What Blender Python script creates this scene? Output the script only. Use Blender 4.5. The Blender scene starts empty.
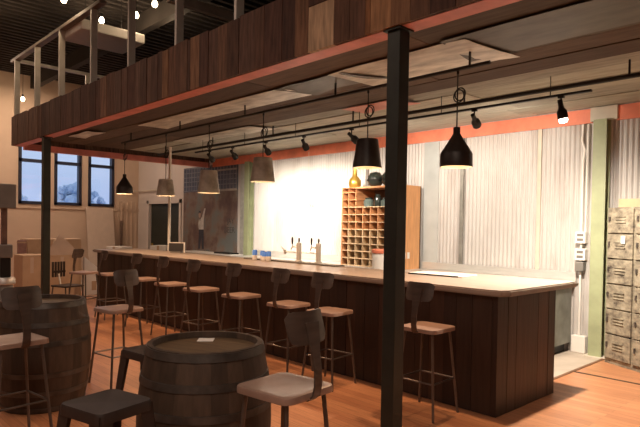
import bpy, bmesh, math, random
from math import pi, sin, cos, radians
from mathutils import Vector, Matrix

random.seed(7)
S = bpy.context.scene
COL = S.collection

# ------------------------------------------------------------------ camera
cam_d = bpy.data.cameras.new('camera')
cam = bpy.data.objects.new('camera', cam_d)
COL.objects.link(cam)
cam_d.sensor_width = 36.0
cam_d.lens = 36.0 * 564.0 / 640.0
cam_d.shift_y = 23.5 / 640.0
cam_d.clip_start = 0.05
cam_d.clip_end = 300
_f = 564.0
_dx = -Vector((-537.0, -19.7, _f)).normalized()
_dy = Vector((592.0, -1.0, _f))
_dy = (_dy - _dx * _dy.dot(_dx)).normalized()
_dz = _dx.cross(_dy)
if _dz.y > 0:
    _dz = -_dz
_R = Matrix((_dx, _dy, _dz))            # world = R @ (image right, image down, forward)
_r, _u, _b = _R @ Vector((1, 0, 0)), _R @ Vector((0, -1, 0)), _R @ Vector((0, 0, -1))
cam.matrix_world = Matrix(((_r.x, _u.x, _b.x, 0), (_r.y, _u.y, _b.y, 0), (_r.z, _u.z, _b.z, 1.59), (0, 0, 0, 1)))
S.camera = cam

# ------------------------------------------------------------------ view, world, large lights
S.view_settings.view_transform = 'Standard'
S.view_settings.look = 'None'
S.view_settings.gamma = 1.0
S.view_settings.use_curve_mapping = False
S.view_settings.exposure = 0.0

w = bpy.data.worlds.new('evening_sky')
S.world = w
w.use_nodes = True
nt = w.node_tree
bg = nt.nodes['Background']
tc = nt.nodes.new('ShaderNodeTexCoord')
sep = nt.nodes.new('ShaderNodeSeparateXYZ')
rmp = nt.nodes.new('ShaderNodeValToRGB')
nt.links.new(tc.outputs['Generated'], sep.inputs[0])
nt.links.new(sep.outputs['Z'], rmp.inputs[0])
nt.links.new(rmp.outputs[0], bg.inputs['Color'])
rmp.color_ramp.elements[0].position = 0.0
rmp.color_ramp.elements[0].color = (0.38, 0.52, 0.88, 1)
rmp.color_ramp.elements[1].position = 0.16
rmp.color_ramp.elements[1].color = (0.62, 0.76, 1.0, 1)
bg.inputs['Strength'].default_value = 1.0


def area_light(name, loc, size, energy, color, aim=None):
    d = bpy.data.lights.new(name, 'AREA')
    d.shape = 'RECTANGLE'
    d.size, d.size_y = size
    d.energy = energy
    d.color = color
    o = bpy.data.objects.new(name, d)
    COL.objects.link(o)
    o.location = loc
    if aim:
        o.rotation_euler = (Vector(aim) - Vector(loc)).to_track_quat('-Z', 'Y').to_euler()
    return o


# fill lights added behind the viewer and over the floor, standing in for string bulbs
area_light('hall_fill_light', (0.2, -1.0, 5.1), (4.0, 3.0), 175, (1.0, 0.80, 0.66))
area_light('hall_fill_light', (-7.0, 0.2, 5.1), (5.0, 2.5), 100, (1.0, 0.74, 0.60))
area_light('hall_fill_light', (-13.6, 3.8, 5.0), (2.0, 4.0), 150, (1.0, 0.72, 0.52))


# ------------------------------------------------------------------ materials
MATS = {}


def _new(name):
    m = bpy.data.materials.new(name)
    m.use_nodes = True
    t = m.node_tree
    return m, t, t.nodes['Principled BSDF']


def _noise(t, scale, stretch=(1, 1, 1), detail=4, coord='Object', rough=0.55):
    tcn = t.nodes.new('ShaderNodeTexCoord')
    mp = t.nodes.new('ShaderNodeMapping')
    mp.inputs['Scale'].default_value = stretch
    n = t.nodes.new('ShaderNodeTexNoise')
    n.inputs['Scale'].default_value = scale
    n.inputs['Detail'].default_value = detail
    n.inputs['Roughness'].default_value = rough
    t.links.new(tcn.outputs[coord], mp.inputs[0])
    t.links.new(mp.outputs[0], n.inputs['Vector'])
    return n


def _ramp(t, src, stops):
    r = t.nodes.new('ShaderNodeValToRGB')
    e = r.color_ramp.elements
    while len(e) < len(stops):
        e.new(0.5)
    for i, (p, c) in enumerate(stops):
        e[i].position = p
        e[i].color = (*c, 1)
    t.links.new(src, r.inputs[0])
    return r


def _mix(t, kind, fac, a, b):
    m = t.nodes.new('ShaderNodeMix')
    m.data_type = 'RGBA'
    m.blend_type = kind
    if isinstance(fac, float):
        m.inputs[0].default_value = fac
    else:
        t.links.new(fac, m.inputs[0])
    for s, i in ((a, 6), (b, 7)):
        if isinstance(s, tuple):
            m.inputs[i].default_value = (*s, 1)
        else:
            t.links.new(s, m.inputs[i])
    return m.outputs[2]


def _bump(t, b, src, strength, dist=0.01):
    bp = t.nodes.new('ShaderNodeBump')
    bp.inputs['Strength'].default_value = strength
    bp.inputs['Distance'].default_value = dist
    t.links.new(src, bp.inputs['Height'])
    t.links.new(bp.outputs[0], b.inputs['Normal'])


def mat(name, c, rough=0.6, metal=0.0, var=0.25, scale=6.0, stretch=(1, 1, 1), bump=0.0, spec=0.5, attr=False, stops=(0.3, 0.7)):
    """plain surface with mottling; attr multiplies each board's own colour"""
    if name in MATS:
        return MATS[name]
    m, t, b = _new(name)
    n = _noise(t, scale, stretch)
    lo = tuple(x * (1 - var) for x in c)
    hi = tuple(min(1, x * (1 + var)) for x in c)
    r = _ramp(t, n.outputs[0], [(stops[0], lo), (stops[1], hi)])
    out = r.outputs[0]
    if attr:
        a = t.nodes.new('ShaderNodeAttribute')
        a.attribute_name = 'Col'
        out = _mix(t, 'MULTIPLY', 1.0, out, a.outputs['Color'])
    t.links.new(out, b.inputs['Base Color'])
    b.inputs['Roughness'].default_value = rough
    b.inputs['Metallic'].default_value = metal
    b.inputs['Specular IOR Level'].default_value = spec
    if bump:
        _bump(t, b, n.outputs[0], bump)
    MATS[name] = m
    return m


def emit_mat(name, c, strength):
    if name in MATS:
        return MATS[name]
    m, t, b = _new(name)
    b.inputs['Base Color'].default_value = (*c, 1)
    b.inputs['Emission Color'].default_value = (*c, 1)
    b.inputs['Emission Strength'].default_value = strength
    try:
        m.cycles.emission_sampling = 'NONE'
    except Exception:
        pass
    MATS[name] = m
    return m


def glass_mat(name, tint=(1, 1, 1), gloss=0.06):
    m, t, b = _new(name)
    tr = t.nodes.new('ShaderNodeBsdfTransparent')
    tr.inputs[0].default_value = (*tint, 1)
    gl = t.nodes.new('ShaderNodeBsdfGlossy')
    gl.inputs['Roughness'].default_value = 0.03
    mx = t.nodes.new('ShaderNodeMixShader')
    mx.inputs[0].default_value = gloss
    t.links.new(tr.outputs[0], mx.inputs[1])
    t.links.new(gl.outputs[0], mx.inputs[2])
    t.links.new(mx.outputs[0], t.nodes['Material Output'].inputs[0])
    return m


def floor_mat():
    m, t, b = _new('plank_floor')
    tcn = t.nodes.new('ShaderNodeTexCoord')
    br = t.nodes.new('ShaderNodeTexBrick')
    br.inputs['Color1'].default_value = (0.60, 0.28, 0.14, 1)
    br.inputs['Color2'].default_value = (0.47, 0.20, 0.10, 1)
    br.inputs['Mortar'].default_value = (0.12, 0.05, 0.025, 1)
    br.inputs['Scale'].default_value = 1.0
    br.inputs['Mortar Size'].default_value = 0.0012
    br.inputs['Brick Width'].default_value = 1.3
    br.inputs['Row Height'].default_value = 0.085
    br.offset = 0.37
    t.links.new(tcn.outputs['Object'], br.inputs['Vector'])
    n = _noise(t, 4.0, (1.0, 22.0, 1.0), 5)
    g = _ramp(t, n.outputs[0], [(0.3, (0.72, 0.68, 0.64)), (0.7, (1.1, 1.08, 1.05))])
    n2 = _noise(t, 0.7, (1, 1, 1), 2)
    g2 = _ramp(t, n2.outputs[0], [(0.35, (0.85, 0.83, 0.8)), (0.65, (1.05, 1.05, 1.05))])
    o = _mix(t, 'MULTIPLY', 1.0, br.outputs['Color'], g.outputs[0])
    o = _mix(t, 'MULTIPLY', 1.0, o, g2.outputs[0])
    t.links.new(o, b.inputs['Base Color'])
    b.inputs['Roughness'].default_value = 0.34
    return m


def corrugated_mat():
    """galvanised sheets whose whiteness changes from sheet to sheet, faint rust and stains"""
    m, t, b = _new('galvanised_sheet')
    tcn = t.nodes.new('ShaderNodeTexCoord')
    sp = t.nodes.new('ShaderNodeSeparateXYZ')
    t.links.new(tcn.outputs['Object'], sp.inputs[0])
    d = t.nodes.new('ShaderNodeMath')
    d.operation = 'DIVIDE'
    d.inputs[1].default_value = 0.78
    t.links.new(sp.outputs['X'], d.inputs[0])
    fl = t.nodes.new('ShaderNodeMath')
    fl.operation = 'FLOOR'
    t.links.new(d.outputs[0], fl.inputs[0])
    wn = t.nodes.new('ShaderNodeTexWhiteNoise')
    wn.noise_dimensions = '1D'
    t.links.new(fl.outputs[0], wn.inputs['W'])
    base = _ramp(t, wn.outputs['Value'], [(0.0, (0.50, 0.475, 0.445)), (0.5, (0.57, 0.54, 0.51)), (1.0, (0.62, 0.59, 0.57))])
    n = _noise(t, 1.6, (2.0, 1.0, 0.6), 5)
    g = _ramp(t, n.outputs[0], [(0.30, (0.84, 0.80, 0.78)), (0.50, (1, 1, 1))])
    n2 = _noise(t, 7.0, (0.5, 1.0, 0.2), 4)
    g2 = _ramp(t, n2.outputs[0], [(0.35, (0.94, 0.93, 0.92)), (0.6, (1.0, 1.0, 1.0))])
    o = _mix(t, 'MULTIPLY', 1.0, base.outputs[0], g.outputs[0])
    o = _mix(t, 'MULTIPLY', 1.0, o, g2.outputs[0])
    t.links.new(o, b.inputs['Base Color'])
    b.inputs['Roughness'].default_value = 0.5
    b.inputs['Metallic'].default_value = 0.15
    return m


def rust_mat():
    m, t, b = _new('rusted_sheet')
    n = _noise(t, 1.5, (1.2, 1, 1), 6)
    g = _ramp(t, n.outputs[0], [(0.32, (0.090, 0.052, 0.048)), (0.43, (0.125, 0.075, 0.062)), (0.50, (0.18, 0.13, 0.105)), (0.58, (0.145, 0.155, 0.15))])
    t.links.new(g.outputs[0], b.inputs['Base Color'])
    b.inputs['Roughness'].default_value = 0.65
    return m


def patina_mat():
    m, t, b = _new('weathered_locker_paint')
    n = _noise(t, 9.0, (1, 1, 1.4), 7, rough=0.7)
    g = _ramp(t, n.outputs[0], [(0.34, (0.07, 0.055, 0.042)), (0.45, (0.19, 0.16, 0.115)), (0.58, (0.30, 0.26, 0.185)), (0.74, (0.42, 0.38, 0.30))])
    t.links.new(g.outputs[0], b.inputs['Base Color'])
    b.inputs['Roughness'].default_value = 0.6
    return m


M_floor = floor_mat()
M_corr = corrugated_mat()
M_rust = rust_mat()
M_locker = patina_mat()
M_glass = glass_mat('window_glass')
M_boards = mat('old_boards', (0.85, 0.85, 0.85), 0.75, 0, 0.5, 5.0, (6, 6, 0.7), 0.25, 0.25, attr=True)
M_ceilb = mat('ceiling_boards', (1, 1, 1), 0.75, 0, 0.35, 5.0, (0.6, 5, 5), 0.2, 0.25, attr=True)
M_barwood = mat('stained_bar_boards', (1, 1, 1), 0.5, 0, 0.35, 5.0, (7, 7, 0.6), 0.2, 0.4, attr=True)
M_stave = mat('barrel_oak', (1, 1, 1), 0.6, 0, 0.35, 6.0, (5, 5, 0.8), 0.2, 0.35, attr=True)
M_head = mat('barrel_head_oak', (0.125, 0.078, 0.040), 0.5, 0, 0.35, 5.0, (1, 9, 1), 0.1, 0.4)
M_hoop = mat('hoop_steel', (0.11, 0.10, 0.09), 0.45, 0.7, 0.35, 8.0)
M_tin = mat('tin_sheet', (0.56, 0.53, 0.47), 0.5, 0.25, 0.35, 3.0, (1, 3, 1), 0.1)
M_tindark = mat('grey_tin_sheet', (0.095, 0.082, 0.066), 0.5, 0.3, 0.3, 3.0, (1, 3, 1), 0.1)
M_red = mat('red_oxide_steel', (0.64, 0.20, 0.155), 0.5, 0.0, 0.2, 4.0)
M_orange = mat('orange_red_paint', (0.80, 0.235, 0.135), 0.5, 0.0, 0.15, 4.0)
M_post = mat('dark_green_steel', (0.030, 0.033, 0.027), 0.5, 0.4, 0.2, 5.0)
M_sage = mat('sage_green_paint', (0.30, 0.33, 0.19), 0.55, 0.0, 0.15, 4.0)
M_beige = mat('beige_paint', (0.58, 0.52, 0.42), 0.6, 0.0, 0.1, 4.0)
M_black = mat('black_metal', (0.014, 0.013, 0.012), 0.5, 0.3, 0.3)
M_counter = mat('counter_laminate', (0.315, 0.255, 0.21), 0.35, 0, 0.12, 3.0, (0.6, 4, 1))
M_steel = mat('brushed_steel', (0.64, 0.62, 0.58), 0.36, 0.45, 0.08, 4.0, (1, 1, 8))
M_seat = mat('seat_metal', (0.36, 0.235, 0.18), 0.32, 0.2, 0.18, 5.0)
M_plate = mat('backrest_wood', (0.075, 0.052, 0.040), 0.42, 0.1, 0.25, 7.0, (1, 1, 5))
M_leg = mat('gunmetal', (0.15, 0.13, 0.115), 0.38, 0.7, 0.2, 6.0)
M_lowst = mat('dark_bronze_sheet', (0.055, 0.040, 0.034), 0.5, 0.4, 0.25, 6.0)
M_cream = mat('cream_plaster', (0.61, 0.47, 0.36), 0.85, 0, 0.06, 1.5, spec=0.2)
M_lilac = mat('white_plaster', (0.62, 0.56, 0.52), 0.85, 0, 0.06, 1.5, spec=0.2)
M_dark = mat('dark_ceiling', (0.045, 0.038, 0.034), 0.85, 0, 0.2, 2.0, spec=0.2)
M_hallwall = mat('hall_wall_brick', (0.30, 0.20, 0.15), 0.85, 0, 0.15, 2.0, spec=0.2)
M_frame = mat('navy_window_frame', (0.022, 0.026, 0.05), 0.5, 0, 0.15)
M_stud = mat('galvanised_stud', (0.50, 0.46, 0.40), 0.5, 0.3, 0.12)
M_conc = mat('grey_concrete', (0.43, 0.36, 0.29), 0.7, 0, 0.12, 3.0)
M_white = mat('off_white', (0.78, 0.74, 0.68), 0.6, 0, 0.05)
M_carton = mat('brown_cardboard', (0.55, 0.39, 0.265), 0.85, 0, 0.08, 4.0, spec=0.15)
M_board = mat('drywall_board', (0.62, 0.50, 0.41), 0.85, 0, 0.05, spec=0.15)
M_shade = mat('weathered_zinc_shade', (0.30, 0.265, 0.21), 0.55, 0.2, 0.3, 9.0)
M_shadeb = mat('black_iron_shade', (0.030, 0.024, 0.020), 0.45, 0.4, 0.3, 9.0)
M_lining = mat('white_lining', (0.85, 0.78, 0.66), 0.5, 0, 0.04)
M_pine = mat('orange_plywood', (0.66, 0.33, 0.14), 0.55, 0, 0.15, 4.0, (8, 8, 0.8))
M_rack = mat('rack_timber', (0.50, 0.235, 0.105), 0.6, 0, 0.25, 4.0, (1, 1, 5))
M_rackp = mat('rack_pale_timber', (0.56, 0.40, 0.24), 0.6, 0, 0.2, 4.0)
M_rackin = mat('rack_dark_back', (0.12, 0.055, 0.030), 0.7, 0, 0.2)
M_brass = mat('brass', (0.70, 0.46, 0.10), 0.3, 0.8, 0.1)
M_glassdk = mat('dark_green_glass', (0.022, 0.027, 0.023), 0.15, 0, 0.1)
M_jar = mat('grey_green_jar', (0.09, 0.12, 0.11), 0.2, 0, 0.15)
M_blue = mat('blue_print', (0.09, 0.26, 0.82), 0.4, 0, 0.1)
M_grey = mat('grey_enamel', (0.20, 0.185, 0.165), 0.5, 0.2, 0.1)
M_door = mat('black_green_door', (0.020, 0.024, 0.018), 0.55, 0, 0.2)
M_leaf = mat('haze_tinted_leaves', (0.50, 0.60, 0.74), 0.9, 0, 0.05, spec=0.1)  # distance haze is mixed into the leaf colour
M_bark = mat('pale_bark', (0.30, 0.28, 0.27), 0.9, 0, 0.1, spec=0.1)
M_bulb = emit_mat('pendant_bulb_glow', (1.0, 0.75, 0.45), 12.0)
M_string = emit_mat('festoon_bulb_glow', (1.0, 0.80, 0.55), 14.0)
M_spot = emit_mat('spot_lens_glow', (1.0, 0.88, 0.70), 20.0)


# ------------------------------------------------------------------ mesh helpers
class MB:
    def __init__(self):
        self.bm = bmesh.new()
        self.cl = self.bm.loops.layers.float_color.new('Col')

    def _paint(self, faces, col):
        if col is None:
            col = (1, 1, 1)
        for f in faces:
            for l in f.loops:
                l[self.cl] = (*col, 1)

    def box(self, a, b, col=None, bevel=0.0, mtx=None):
        lo = [min(a[i], b[i]) for i in range(3)]
        hi = [max(a[i], b[i]) for i in range(3)]
        vs = [self.bm.verts.new((x, y, z)) for z in (lo[2], hi[2]) for y in (lo[1], hi[1]) for x in (lo[0], hi[0])]
        fi = [(0, 2, 3, 1), (4, 5, 7, 6), (0, 1, 5, 4), (2, 6, 7, 3), (0, 4, 6, 2), (1, 3, 7, 5)]
        fs = [self.bm.faces.new([vs[i] for i in q]) for q in fi]
        if mtx is not None:
            bmesh.ops.transform(self.bm, matrix=mtx, verts=vs)
        self._paint(fs, col)
        if bevel:
            es = list({e for f in fs for e in f.edges})
            r = bmesh.ops.bevel(self.bm, geom=es, offset=bevel, segments=2, profile=0.5, affect='EDGES')
            self._paint(r['faces'], col)
        return self

    def tube(self, pts, r, n=8, col=None, cap=True):
        pts = [Vector(p) for p in pts]
        rs = r if isinstance(r, (list, tuple)) else [r] * len(pts)
        rings = []
        prev = None
        for i, p in enumerate(pts):
            if i == 0:
                d = pts[1] - p
            elif i == len(pts) - 1:
                d = p - pts[i - 1]
            else:
                d = (pts[i + 1] - p).normalized() + (p - pts[i - 1]).normalized()
            d.normalize()
            if prev is None:
                ref = Vector((0, 0, 1)) if abs(d.z) < 0.9 else Vector((1, 0, 0))
                s = d.cross(ref).normalized()
            else:
                s = (prev - d * prev.dot(d)).normalized()
            prev = s
            u = d.cross(s)
            rings.append([self.bm.verts.new(p + s * (rs[i] * cos(2 * pi * k / n)) + u * (rs[i] * sin(2 * pi * k / n))) for k in range(n)])
        fs = []
        for a, b in zip(rings, rings[1:]):
            for k in range(n):
                fs.append(self.bm.faces.new((a[k], b[k], b[(k + 1) % n], a[(k + 1) % n])))
        if cap:
            fs.append(self.bm.faces.new(rings[0]))
            fs.append(self.bm.faces.new(list(reversed(rings[-1]))))
        self._paint(fs, col)
        return self

    def lathe(self, prof, n=24, c=(0, 0, 0), col=None, cap0=False, cap1=False):
        """prof: list of (radius, z)"""
        rings = [[self.bm.verts.new((c[0] + r * cos(2 * pi * k / n), c[1] + r * sin(2 * pi * k / n), c[2] + z)) for k in range(n)] for r, z in prof]
        for a, b in zip(rings, rings[1:]):
            fs = []
            for k in range(n):
                fs.append(self.bm.faces.new((a[k], a[(k + 1) % n], b[(k + 1) % n], b[k])))
            self._paint(fs, col)
        if cap0:
            self._paint([self.bm.faces.new(list(reversed(rings[0])))], col)
        if cap1:
            self._paint([self.bm.faces.new(rings[-1])], col)
        return self

    def prism(self, poly, h, axis='z', at=0.0, col=None):
        """extrude a 2-D polygon; axis z: (x,y)->z ; axis y: (x,z)->y ; axis x: (y,z)->x"""
        def P(p, d):
            return {'z': (p[0], p[1], d), 'y': (p[0], d, p[1]), 'x': (d, p[0], p[1])}[axis]
        a = [self.bm.verts.new(P(p, at)) for p in poly]
        b = [self.bm.verts.new(P(p, at + h)) for p in poly]
        fs = [self.bm.faces.new(a), self.bm.faces.new(list(reversed(b)))]
        n = len(poly)
        for k in range(n):
            fs.append(self.bm.faces.new((a[k], b[k], b[(k + 1) % n], a[(k + 1) % n])))
        self._paint(fs, col)
        return self

    def sheet(self, grid, thick, col=None):
        """grid[i][j] of points: a thin curved solid, thickened along normals"""
        ni, nj = len(grid), len(grid[0])
        g = [[Vector(p) for p in row] for row in grid]

        def nrm(i, j):
            du = g[min(i + 1, ni - 1)][j] - g[max(i - 1, 0)][j]
            dv = g[i][min(j + 1, nj - 1)] - g[i][max(j - 1, 0)]
            return du.cross(dv).normalized()
        A = [[self.bm.verts.new(g[i][j] + nrm(i, j) * thick / 2) for j in range(nj)] for i in range(ni)]
        B = [[self.bm.verts.new(g[i][j] - nrm(i, j) * thick / 2) for j in range(nj)] for i in range(ni)]
        fs = []
        for i in range(ni - 1):
            for j in range(nj - 1):
                fs.append(self.bm.faces.new((A[i][j], A[i + 1][j], A[i + 1][j + 1], A[i][j + 1])))
                fs.append(self.bm.faces.new((B[i][j], B[i][j + 1], B[i + 1][j + 1], B[i + 1][j])))
        for i in range(ni - 1):
            fs.append(self.bm.faces.new((A[i][0], B[i][0], B[i + 1][0], A[i + 1][0])))
            fs.append(self.bm.faces.new((A[i][-1], A[i + 1][-1], B[i + 1][-1], B[i][-1])))
        for j in range(nj - 1):
            fs.append(self.bm.faces.new((A[0][j], A[0][j + 1], B[0][j + 1], B[0][j])))
            fs.append(self.bm.faces.new((A[-1][j], B[-1][j], B[-1][j + 1], A[-1][j + 1])))
        self._paint(fs, col)
        return self

    def build(self, name, material, parent=None, smooth=False, angle=40):
        bmesh.ops.recalc_face_normals(self.bm, faces=self.bm.faces)
        me = bpy.data.meshes.new(name)
        self.bm.to_mesh(me)
        self.bm.free()
        me.materials.append(material)
        if smooth:
            for p in me.polygons:
                p.use_smooth = True
            try:
                me.set_sharp_from_angle(angle=radians(angle))
            except Exception:
                pass
        o = bpy.data.objects.new(name, me)
        COL.objects.link(o)
        if parent:
            o.parent = parent
        return o


def rrect(w, d, r, n=5):
    out = []
    for cx, cy, a0 in ((w / 2 - r, d / 2 - r, 0), (-w / 2 + r, d / 2 - r, 90), (-w / 2 + r, -d / 2 + r, 180), (w / 2 - r, -d / 2 + r, 270)):
        for k in range(n + 1):
            a = radians(a0 + 90 * k / n)
            out.append((cx + r * cos(a), cy + r * sin(a)))
    return out


def thing(name, label, cat, loc=(0, 0, 0), rz=0.0, group=None):
    o = bpy.data.objects.new(name, None)
    o.empty_display_size = 0.1
    COL.objects.link(o)
    o.location = loc
    o.rotation_euler = (0, 0, rz)
    o['label'] = label
    o['category'] = cat
    if group:
        o['group'] = group
    return o


def tag(o, label, cat, group=None):
    o['label'] = label
    o['category'] = cat
    if group:
        o['group'] = group
    return o


def struct(o):
    o['kind'] = 'structure'
    return o


def dup(src, loc, rz=0.0, label=None, group=None):
    def cp(o, par):
        c = o.copy()
        COL.objects.link(c)
        c.parent = par
        for ch in KIDS.get(o.name, []):
            cp(ch, c)
        return c
    KIDS = {}
    for o in bpy.data.objects:
        if o.parent:
            KIDS.setdefault(o.parent.name, []).append(o)
    r = cp(src, None)
    r.location = loc
    r.rotation_euler = (0, 0, rz)
    if label:
        r['label'] = label
    if group:
        r['group'] = group
    return r


# ------------------------------------------------------------------ room shell
XL, XR, YF, YB, ZC = -15.7, 4.5, -4.5, 7.56, 5.32
struct(MB().box((XL - .3, YF - .3, -0.2), (XR + .3, YB + .3, 0)).build('floor', M_floor))
struct(MB().box((XL, 5.0, 0), (-2.60, YB, 0.004)).build('floor_concrete', M_conc))
struct(MB().box((-2.60, 6.43, 0), (XR, 6.47, 0.004)).build('trim_1', mat('dark_strip', (0.05, 0.025, 0.015), 0.6)))
struct(MB().box((-2.62, 5.0, 0), (-2.585, YB, 0.006)).build('trim_2', mat('brown_edge_strip', (0.16, 0.075, 0.035), 0.6)))

# ceiling with a ribbed deck underside
mb = MB()
mb.box((XL - .3, YF - .3, ZC + .06), (XR + .3, YB + .3, ZC + .2))
x = XL
while x < XR:
    mb.box((x, YF, ZC), (x + .08, YB, ZC + .06))
    x += .2
struct(mb.build('ceiling', M_dark))
for i, yy in enumerate((1.2, 4.6)):
    struct(MB().box((XL, yy, ZC - .32), (XR, yy + .14, ZC)).build('trim_%d' % (3 + i), M_dark))

# window wall
WY = [(4.33, 5.03), (5.20, 5.91), (6.09, 6.82)]
WZ0, WZ1 = 2.04, 3.62
mb = MB()
mb.box((XL - .3, YF, 0), (XL, YB, WZ0))
mb.box((XL - .3, YF, WZ1), (XL, YB, ZC + .06))
ys = [YF] + [v for p in WY for v in p] + [YB]
for k in range(0, len(ys), 2):
    mb.box((XL - .3, ys[k], WZ0), (XL, ys[k + 1], WZ1))
struct(mb.build('wall_left', M_cream))
for i, (y0, y1) in enumerate(WY):
    f = MB()
    t = .075
    xa, xb = XL - .12, XL + .03
    f.box((xa, y0, WZ0), (xb, y0 + t, WZ1)).box((xa, y1 - t, WZ0), (xb, y1, WZ1))
    f.box((xa, y0, WZ0), (xb, y1, WZ0 + t)).box((xa, y0, WZ1 - t), (xb, y1, WZ1))
    f.box((xa, y0, 3.12), (xb, y1, 3.20))
    wo = struct(f.build('window_%d' % (i + 1), M_frame))
    MB().box((XL - .06, y0 + t, WZ0 + t), (XL - .052, y1 - t, 3.12)).box((XL - .06, y0 + t, 3.20), (XL - .052, y1 - t, WZ1 - t)).build('pane', M_glass, wo)
struct(MB().box((XL, YF, 1.93), (XL + .03, YB, 1.99)).build('trim_5', M_cream))
struct(MB().box((XL, YF, 0), (XL + .02, YB, .14)).build('baseboard_left', M_cream))
mb = MB()
for yy in (6.95, 7.08, 7.21, 7.34, 7.47):
    mb.box((XL, yy, 0.1), (XL + .03, yy + .03, 2.2))
struct(mb.build('trim_6', M_cream))

# back wall: corrugated steel to the right of the mural, plaster to the left
XC = -10.30
DX0, DX1, DZ = -15.10, -13.20, 2.24
mb = MB()
mb.box((XL, YB, 0), (DX0, YB + .3, ZC + .06))
mb.box((DX1, YB, 0), (XC, YB + .3, ZC + .06))
mb.box((DX0, YB, DZ), (DX1, YB + .3, ZC + .06))
struct(mb.build('wall_back', M_lilac))
mb = MB()
pitch, n = .064, 8
xs = []
x = XC
while x < XR:
    xs.append(x)
    x += pitch / n
prev = None
for x in xs:
    y = YB - .012 + .012 * cos(2 * pi * x / pitch)
    a = mb.bm.verts.new((x, y, 0.0))
    b = mb.bm.verts.new((x, y, 3.30))
    if prev:
        mb._paint([mb.bm.faces.new((prev[0], a, b, prev[1]))], None)
    prev = (a, b)
mb.box((XC, YB + .012, 0), (XR + .3, YB + .3, ZC + .06))
o = mb.build('wall_back_corrugated', M_corr, smooth=True, angle=60)
struct(o)
# door on the plaster wall
d = struct(MB().box((DX0 + .09, YB + .06, 0), (DX1 - .09, YB + .11, DZ - .09)).build('door_1', M_door))
MB().box((DX0, YB - .03, 0), (DX0 + .10, YB + .12, DZ)).box((DX1 - .10, YB - .03, 0), (DX1, YB + .12, DZ)).box((DX0, YB - .03, DZ - .10), (DX1, YB + .12, DZ)).build('door_frame', M_lilac, d)
MB().lathe([(0.03, 0), (0.035, .03), (0.0, .05)], 10).build('door_knob', M_brass, d).matrix_local = Matrix.Translation((DX0 + .2, YB + .06, 1.0)) @ Matrix.Rotation(pi / 2, 4, 'X')
struct(MB().box((XL, YB + .31, 0), (XC, YB + .4, ZC)).build('wall_behind_door', M_dark))
# battens between the sheets
struct(MB().box((-4.79, YB - .055, .9), (-4.735, YB - .02, 3.03)).build('trim_7', mat('grey_batten', (0.26, 0.25, 0.22), 0.5, .3)))
struct(MB().box((-3.585, YB - .035, .9), (-3.53, YB - .02, 3.03)).build('trim_8', M_beige))
struct(MB().box((-5.48, YB - .035, .9), (-5.20, YB - .022, 3.03)).build('trim_9', mat('pale_blue_sheet', (0.50, 0.53, 0.52), 0.5, .1, .1, 3)))

# the rest of the hall
struct(MB().box((XL - .3, YF - .3, 0), (XR + .3, YF, ZC + .06)).build('wall_front', M_hallwall))
struct(MB().box((XR, YF, 0), (XR + .3, YB, ZC + .06)).build('wall_right', M_hallwall))


# ------------------------------------------------------------------ outside the windows: trees
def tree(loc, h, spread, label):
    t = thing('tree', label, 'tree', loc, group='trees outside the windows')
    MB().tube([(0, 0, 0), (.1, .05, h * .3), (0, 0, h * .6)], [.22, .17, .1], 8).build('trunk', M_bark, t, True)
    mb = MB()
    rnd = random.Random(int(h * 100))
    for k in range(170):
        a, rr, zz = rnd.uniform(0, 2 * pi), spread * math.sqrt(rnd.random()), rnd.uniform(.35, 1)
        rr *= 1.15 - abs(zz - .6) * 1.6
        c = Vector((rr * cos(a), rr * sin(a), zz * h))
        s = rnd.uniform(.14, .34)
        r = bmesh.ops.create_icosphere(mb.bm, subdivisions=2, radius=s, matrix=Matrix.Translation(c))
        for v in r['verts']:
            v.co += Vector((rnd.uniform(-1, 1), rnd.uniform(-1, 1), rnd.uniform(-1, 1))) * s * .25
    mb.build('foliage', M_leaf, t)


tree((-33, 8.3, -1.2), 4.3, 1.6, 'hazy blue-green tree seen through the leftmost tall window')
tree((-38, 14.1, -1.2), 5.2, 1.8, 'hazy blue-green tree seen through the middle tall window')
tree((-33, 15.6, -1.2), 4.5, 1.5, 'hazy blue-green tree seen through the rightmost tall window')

# ------------------------------------------------------------------ canopy over the bar
CX0, CX1, CZ, CT = -11.92, 3.2, 3.03, 3.575
can = thing('bar_canopy', 'long board-clad canopy over the bar with red steel edging', 'canopy', (-4.4, 3.1, CZ))
O = Vector((-4.4, 3.1, CZ))


def L(p):
    return (p[0] - O.x, p[1] - O.y, p[2] - O.z)


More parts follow.
